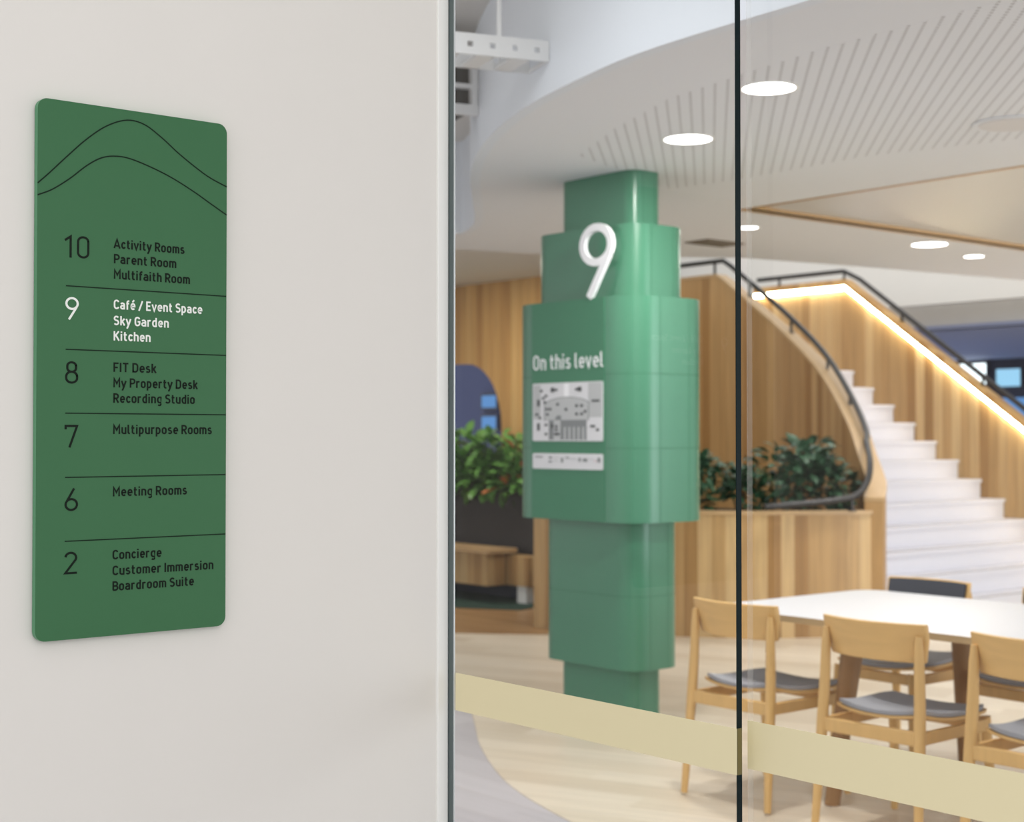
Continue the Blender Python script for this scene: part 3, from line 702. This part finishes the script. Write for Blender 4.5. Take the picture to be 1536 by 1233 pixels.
# ------------------------------------------------------------------ foliage
def plant(name, loc, blobs, n, size, label, cat, leafmats, stems=5, group=None, accent=0.0):
    root = empty(name, loc, label, cat, group)
    bm = new(); rnd = random.Random(hash((round(loc[0]*100), round(loc[1]*100))) & 0xffff)
    for _ in range(n):
        cx, cy, cz, rx, ry, rz = rnd.choice(blobs)
        while True:
            a, b, c = (rnd.uniform(-1, 1) for _ in range(3))
            d = a*a+b*b+c*c
            if 0.05 < d < 1: break
        p = Vector((cx+a*rx, cy+b*ry, cz+c*rz))
        dirv = Vector((a+rnd.uniform(-.7,.7), b+rnd.uniform(-.7,.7), c*0.4+rnd.uniform(-.5,.6))).normalized()
        side = dirv.cross(Vector((rnd.uniform(-.4,.4), rnd.uniform(-.4,.4), 1))).normalized(); nn = side.cross(dirv).normalized()
        L_ = size*rnd.uniform(.7, 1.35); w = L_*rnd.uniform(.42, .58)
        rows = [(0, .05, 0), (.3, .8, .04), (.6, 1, .03), (.85, .6, -.04), (1, .04, -.12)]
        prev = None; mi = 1 if rnd.random() < accent else 0
        for t, ww, h in rows:
            m_ = p + dirv*L_*t + nn*h*L_
            cur = [bm.verts.new(m_ - side*w/2*ww + nn*.05*L_*ww), bm.verts.new(m_), bm.verts.new(m_ + side*w/2*ww + nn*.05*L_*ww)]
            if prev:
                face(bm, [prev[0], cur[0], cur[1], prev[1]], mi); face(bm, [prev[1], cur[1], cur[2], prev[2]], mi)
            prev = cur
    o = obj('foliage', bm, leafmats, root)
    for f in o.data.polygons: f.use_smooth = True
    bm = new()
    for k in range(stems):
        cx, cy, cz, rx, ry, rz = blobs[k % len(blobs)]
        x1, y1, z1 = cx+rnd.uniform(-.6,.6)*rx, cy+rnd.uniform(-.6,.6)*ry, cz+rnd.uniform(.1,.7)*rz
        b0 = (rnd.uniform(-.04,.04), rnd.uniform(-.04,.04), 0)
        frame_tube(bm, [b0, (b0[0]*.5+x1*.4, b0[1]*.5+y1*.4, z1*.5), (x1, y1, z1)], [.009, .007, .003], 6)
    obj('stems', bm, M['stem'], root)
    return root
LG = [M['leaf'], M['leaf_orange']]; LD = [M['leaf_dark'], M['leaf_orange']]
plant('leafy_shrub', (8.93,7.5,0.8), [(0,0,.36,.34,.30,.24),(-.05,.1,.15,.3,.3,.18),(.1,-.1,.47,.22,.22,.16),(.28,-.18,.25,.16,.16,.2)], 820, .10, 'large grey green shrub in the curved planter beside the handrail', 'plant', LD, 9)
plant('leafy_shrub', (8.25,7.9,0.8), [(0,0,.30,.2,.22,.24),(0,.05,.12,.18,.2,.16),(-.06,.12,.50,.14,.16,.16),(.02,-.05,.4,.16,.18,.14)], 560, .095, 'dark green shrub in the curved planter just right of the pillar', 'plant', LD, 7)
plant('leafy_shrub', (8.62,7.72,0.8), [(0,0,.38,.2,.2,.10),(0,0,.26,.12,.12,.1)], 170, .09, 'thin trailing shrub between the two fuller shrubs of the curved planter', 'plant', LD, 5)

# black planter box, its plants and the timber bench of the nook
bx = empty('planter_box', (8.66, 11.4, 0), 'long black planter box full of glossy plants behind the bench', 'planter')
bm = new(); box(bm, -.18, -1.42, .40, .18, 1.6, .43); 
for a in ((-.18,-1.42,.43,-.15,1.6,1.0),(.15,-1.42,.43,.18,1.6,1.0),(-.15,-1.42,.43,.15,-1.39,1.0),(-.15,1.57,.43,.15,1.6,1.0)): box(bm, *a)
obj('box_shell', bm, M['black_box'], bx)
bm = new(); box(bm, -.1, -1.35, 0.012, .18, 1.5, .40); obj('plinth', bm, M['navy_dark'], bx)
bm = new(); box(bm, -.15, -1.39, .9, .15, 1.57, .93); obj('soil', bm, M['soil'], bx)
bm = new(); box(bm, -.186, -1.426, .84, .186, 1.606, 1.002); box(bm, -.15, -1.39, .83, .15, 1.57, 1.003); bm.free()
for k, (y, h, lab) in enumerate([(10.28,.30,'low glossy plant with orange leaves at the pillar end of the black planter'),
                                 (10.68,.35,'bushy glossy plant standing second from the pillar in the black planter'),
                                 (11.08,.35,'bushy glossy plant below the right side of the arched opening'),
                                 (11.5,.34,'broad glossy plant at the left end of the black planter in view')]):
    plant('potted_shrub', (8.63, y, .93), [(0,0,h*.5,.2,.2,h*.6),(0,.02,h*1.1,.17,.18,h*.5),(-.1,0,.1,.16,.24,.12)], 300, .15, lab, 'plant', LG, 6, 'glossy plants in the black planter', .10 if k == 0 else .0)
bn = empty('bench', (8.3, 11.0, 0), 'low timber bench in front of the black planter', 'bench')
bm = new(); box(bm, .0, -1.14, .16, .17, 1.9, .415); obj('bench_base', bm, M['clad'], bn)
bm = new(); prism(bm, rrect(-.26, -.92, .1, 1.9, .05, 4), .44, .475); obj('seat', bm, M['cap'], bn)
bm = new(); box(bm, -.22, -.86, .16, -.02, 1.9, .44); obj('seat_front', bm, M['clad'], bn)
bm = new(); box(bm, .02, -1.10, 0.012, .10, -.98, .16); o = obj('leg', bm, M['tray'], bn); o['label'] = 'white leg block'
bm = new(); box(bm, -.12, .2, 0.012, .12, 1.8, .16); o = obj('leg', bm, M['navy_dark'], bn); o['label'] = 'dark recessed plinth'
bm = new(); prism(bm, [(7.55,10.35),(8.0,9.6),(9.0,9.9),(9.0,10.6),(8.6,14),(7.2,13)], .004, .012)
tag(obj('rug', bm, M['rug']), 'dark green rug under the bench in the nook', 'rug')

# ------------------------------------------------------------------ dining table and chairs
tb = empty('dining_table', (5.2, 3.2, 0), 'long white-topped table with brown timber legs', 'table')
bm = new(); prism(bm, rrect(-.55, -1.1, .55, 1.17, .11, 8), .712, .738, 1, 0); obj('tabletop', bm, [M['top'], M['top_edge']], tb)
bm = new(); box(bm, -.40, -.62, .64, .40, -.55, .711); box(bm, -.40, .5, .64, .40, .57, .711); box(bm, -.05, -.85, .655, .05, .85, .711); obj('under_frame', bm, M['oak_dark'], tb)
for sx in (-1, 1):
    for sy in (-1, 1):
        bm = new(); frame_tube(bm, [(sx*.455, sy*.575, 0), (sx*.365, sy*.535, .66)], [.028, .042], 12, flat=1.25); obj('leg', bm, M['oak_dark'], tb, smooth=True)

def chair_meshes():
    """local frame: sitter faces +x, backrest towards -x; returns (name, material, parent key, bmesh)"""
    out = []
    for s in (-1, 1):
        bm = new(); frame_tube(bm, [(-.280, s*.220, .008), (-.262, s*.213, .22), (-.246, s*.207, .42), (-.238, s*.202, .56), (-.236, s*.198, .70), (-.236, s*.197, .752)], [.0145, .0185, .022, .0205, .0175, .012], 12, flat=.9)
        out.append(('leg', M['oak'], None, bm))
        bm = new(); frame_tube(bm, [(.215, s*.215, .008), (.20, s*.205, .25), (.185, s*.198, .425)], [.0135, .018, .020], 12); out.append(('leg', M['oak'], None, bm))
    bm = new()                                           # seat frame: rails between the legs
    for s in (-1, 1): box(bm, -.245, s*.205-.011, .375, .185, s*.205+.011, .42)
    box(bm, -.258, -.2, .372, -.234, .2, .422); box(bm, .172, -.19, .375, .195, .19, .42)
    out.append(('seat_frame', M['oak'], None, bm))
    # moulded seat shell and pad, dished, wider in front
    def shell(zo, th, inset):
        bm = new(); nx, ny = 10, 10; T = []; Bt = []
        for i in range(nx+1):
            for j in range(ny+1):
                u = -1+2*i/nx; v = -1+2*j/ny
                k = (1-0.10*(abs(u)**4))*(1-0.0)
                hw = (.205 + .025*(u+1)/2)*(1-.12*abs(u)**5) - inset
                x = (.215-inset)*u*(1-.10*abs(v)**4) - .005 + .01*0
                z = zo + .018*(v*v) - .012*(1-u*u) + .012*u*u*(1 if u < 0 else -.6)
                T.append(bm.verts.new((x, hw*v, z+th))); Bt.append(bm.verts.new((x, hw*v, z)))
        W_ = ny+1
        for i in range(nx):
            for j in range(ny):
                q = (i*W_+j, (i+1)*W_+j, (i+1)*W_+j+1, i*W_+j+1)
                face(bm, [T[a] for a in q]); face(bm, [Bt[a] for a in q[::-1]])
        rim = [j for j in range(W_)] + [i*W_+ny for i in range(1, nx+1)] + [nx*W_+j for j in range(ny-1, -1, -1)] + [i*W_ for i in range(nx-1, 0, -1)]
        for a, b in zip(rim, rim[1:]+rim[:1]): face(bm, [T[a], T[b], Bt[b], Bt[a]])
        return bm
    out.append(('seat', M['oak'], None, shell(.434, .011, 0)))
    out.append(('seat_pad', M['pad'], None, shell(.4455, .014, .008)))
    # curved backrest plank, lower corners cut back, and its front pad
    def back(x_off, th, zlo, zhi, hw):
        bm = new(); n, mz = 16, 5; F, Bk = [], []
        for k in range(mz+1):
            w = k/mz; z = zlo+(zhi-zlo)*w; h = hw*(.90+.10*min(1, w*1.6))
            for j in range(n+1):
                v = -1+2*j/n; x = -.252 + .052*v*v - .028*w + x_off
                F.append(bm.verts.new((x+th, h*v, z))); Bk.append(bm.verts.new((x, h*v, z)))
        W_ = n+1
        for k in range(mz):
            for j in range(n):
                q = (k*W_+j, k*W_+j+1, (k+1)*W_+j+1, (k+1)*W_+j); face(bm, [F[a] for a in q]); face(bm, [Bk[a] for a in q[::-1]])
        rim = list(range(W_)) + [k*W_+n for k in range(1, mz+1)] + [mz*W_+j for j in range(n-1, -1, -1)] + [k*W_ for k in range(mz-1, 0, -1)]
        for a, b in zip(rim, rim[1:]+rim[:1]): face(bm, [F[a], F[b], Bk[b], Bk[a]])
        return bm
    out.append(('backrest', M['oak_back'], None, back(0, .02, .655, .795, .219)))
    out.append(('back_pad', M['pad_dark'], None, back(.0205, .010, .662, .790, .204)))
    return out
def make_chair(label):
    root = empty('dining_chair', (0, 0, 0), label, 'chair', 'dining chairs around the white table')
    for nm, mm, _, bm in chair_meshes():
        o = obj(nm, bm, mm, root, smooth=True, bevel=.004 if nm in ('backrest', 'seat_frame') else 0)
        if nm == 'back_pad': o['label'] = 'charcoal upholstered front of the backrest'
    return root
def place_chair(proto, first, x, y, rz, label):
    if first: r = proto
    else:
        r = proto.copy(); COL.objects.link(r)
        for c in proto.children:
            d = c.copy(); COL.objects.link(d); d.parent = r
    r.location = (x, y, 0); r.rotation_euler = (0, 0, rz); r['label'] = label
    return r
proto = make_chair('x')
CH_ = [(4.705, 4.05, 0.0, 'light oak chair behind the glass edge, at the pillar end of the near side'),
       (4.655, 3.345, 0.03, 'light oak chair with its back to the glass, middle one of the near side'),
       (4.635, 2.705, 0.0, 'light oak chair cut off by the right edge of the photo, near side of table'),
       (5.64, 4.10, PI, 'far side chair whose dark backrest shows above the white tabletop'),
       (5.66, 3.42, PI-.03, 'far side chair showing only a grey seat under the table, right of the dark backrest')]
for i, a in enumerate(CH_): place_chair(proto, i == 0, *a)

# ------------------------------------------------------------------ ceiling lights, speaker, vent
def downlight(x, y, z, r, label, power):
    root = empty('downlight', (x, y, z), label, 'ceiling light', 'round recessed ceiling lights')
    bm = new(); n = 32
    for k in range(n):
        a, b = 2*PI*k/n, 2*PI*(k+1)/n
        P = [[(rr*math.cos(t), rr*math.sin(t), zz) for rr, zz in ((r, -.004), (r+.012, -.004), (r+.012, 0))] for t in (a, b)]
        face(bm, [bm.verts.new(q) for q in (P[0][0], P[0][1], P[1][1], P[1][0])]); face(bm, [bm.verts.new(q) for q in (P[0][1], P[0][2], P[1][2], P[1][1])])
    obj('trim_ring', bm, M['jamb'], root)
    bm = new(); prism(bm, [(r*math.cos(2*PI*k/n), r*math.sin(2*PI*k/n)) for k in range(n)], -.003, -.0005); obj('diffuser', bm, M['lamp'], root)
    l = bpy.data.lights.new('lamp_light', 'AREA'); l.shape = 'DISK'; l.size = 2*r; l.energy = power; l.color = (1, .97, .93)
    o = bpy.data.objects.new('lamp_light', l); COL.objects.link(o); o.parent = root; o.location = (0, 0, -.006)
downlight(4.80, 4.60, CZ, .105, 'round ceiling light above the pillar, seen through the left glass', 26)
downlight(4.33, 3.73, CZ, .10, 'large round ceiling light crossed by the glass edge, highest of the lights', 26)
downlight(7.13, 6.31, CZ, .058, 'small ceiling light just right of the glass edge above the planter', 8)
downlight(8.71, 6.08, CZ, .118, 'larger of the two ceiling lights above the stair', 28)
downlight(9.54, 6.28, CZ, .07, 'smaller ceiling light farther right above the stair', 10)
sp_ = empty('ceiling_speaker', (5.6, 3.5, CZ-.0016), 'round flush white speaker in the perforated ceiling at the right edge', 'speaker')
bm = new(); prism(bm, [(.16*math.cos(2*PI*k/32), .16*math.sin(2*PI*k/32)) for k in range(32)], -.006, 0); obj('speaker_rim', bm, M['ceil'], sp_)
bm = new(); prism(bm, [(.135*math.cos(2*PI*k/32), .135*math.sin(2*PI*k/32)) for k in range(32)], -.009, -.006); obj('speaker_grille', bm, M['duct'], sp_)
vt = empty('air_vent', (7.5, 6.95, CZ), 'dark oblong air vent in the ceiling right of the pillar', 'vent')
bm = new(); box(bm, -.17, -.11, -.008, .19, .11, 0); obj('vent_frame', bm, M['dark_vent'], vt)
for k in range(5):
    bm = new(); box(bm, -.155, -.09+k*.04, -.014, .175, -.078+k*.04, -.008); obj('slat', bm, M['dark_vent'], vt)

# ------------------------------------------------------------------ services in the void
def cable_tray(name, a, b, width, label, rods):
    root = empty(name, a, label, 'cable tray', 'white cable trays in the ceiling void')
    A, Bv = Vector(a), Vector(b); d = (Bv-A); Ln = d.length; t = d.normalized(); s = Vector((-t.y, t.x, 0))
    def P(u, v, w): q = t*u + s*v + Vector((0, 0, w)); return (q.x, q.y, q.z)
    for v in (-width/2, width/2):
        bm = new()
        for lo, hi in ((0, .03), (.05, .08)): 
            prism(bm, [(0, lo), (Ln, lo), (Ln, hi), (0, hi)], v-.003, v+.003, fn=lambda u, w, k: P(u, k, w))
        k = 0
        while k*.09 < Ln:
            u = k*.09; prism(bm, [(u, .03), (min(u+.068, Ln), .03), (min(u+.068, Ln), .05), (u, .05)], v-.003, v+.003, fn=lambda u, w, k: P(u, k, w)); k += 1
        obj('side_rail', bm, M['tray'], root)
    k = 0
    while .05+k*.14 < Ln:
        u = .05+k*.14; bm = new(); prism(bm, [(u, -width/2), (u+.07, -width/2), (u+.07, width/2), (u, width/2)], 0, .012, fn=P); obj('rung', bm, M['tray'], root); k += 1
    for u, v in rods:
        q = P(u, v, .0); bm = new(); frame_tube(bm, [(q[0], q[1], .02), (q[0], q[1], 3.36-a[2])], .01, 6); obj('hanger_rod', bm, M['tray'], root)
    return root
cable_tray('cable_tray', (3.06, 4.66, 2.885), (3.78, 4.42, 2.885), .2, 'white perforated cable tray hanging in front of the curved fascia', [(.56, -.09), (.3, .09)])
sb = empty('service_box', (4.0, 5.5, 2.93), 'dark service unit in a pale steel frame below the cable tray', 'service unit', rz=-.28)
bm = new(); box(bm, -.5, .02, .03, .27, .3, .22); obj('dark_housing', bm, M['dark_void'], sb)
bm = new()
for z in (0, .12, .23): box(bm, -.5, -.02, z, .29, .02, z+(.045 if z != .12 else .02))
obj('frame_rail', bm, M['tray'], sb)
for x in (.24, -.1):
    bm = new(); box(bm, x, -.021, .045, x+.03, .019, .23); obj('frame_post', bm, M['tray'], sb)

# ------------------------------------------------------------------ lit screens and panes far behind
def screen(name, x, y0, y1, z0, z1, mm, label, cat):
    root = empty(name, (x, (y0+y1)/2, (z0+z1)/2), label, cat); h, k = (y1-y0)/2, (z1-z0)/2
    bm = new(); box(bm, 0, -h-.03, -k-.03, .05, h+.03, k+.03); obj('screen_frame', bm, M['navy_dark'], root)
    bm = new(); box(bm, -.004, -h, -k, 0, h, k); obj('screen_face', bm, mm, root)
screen('wall_screen', 19.94, 12.93, 13.52, 2.12, 2.56, M['screen_white'], 'bright white lit screen behind the stair handrail', 'screen')
screen('wall_screen', 19.94, 12.35, 12.75, 2.2, 2.46, M['screen_cyan'], 'small pale blue lit screen at the right edge of the photo', 'screen')
screen('wall_screen', 19.94, 12.2, 12.8, 1.72, 2.03, M['screen_blue'], 'blue lit screen low at the right edge behind the handrail', 'screen')
screen('wall_screen', 12.54, 15.55, 15.85, 1.84, 2.0, M['screen_blue'], 'upper blue glow seen through the arched opening', 'screen')
screen('wall_screen', 12.54, 15.55, 15.85, 1.56, 1.72, M['screen_blue'], 'lower blue glow seen through the arched opening', 'screen')
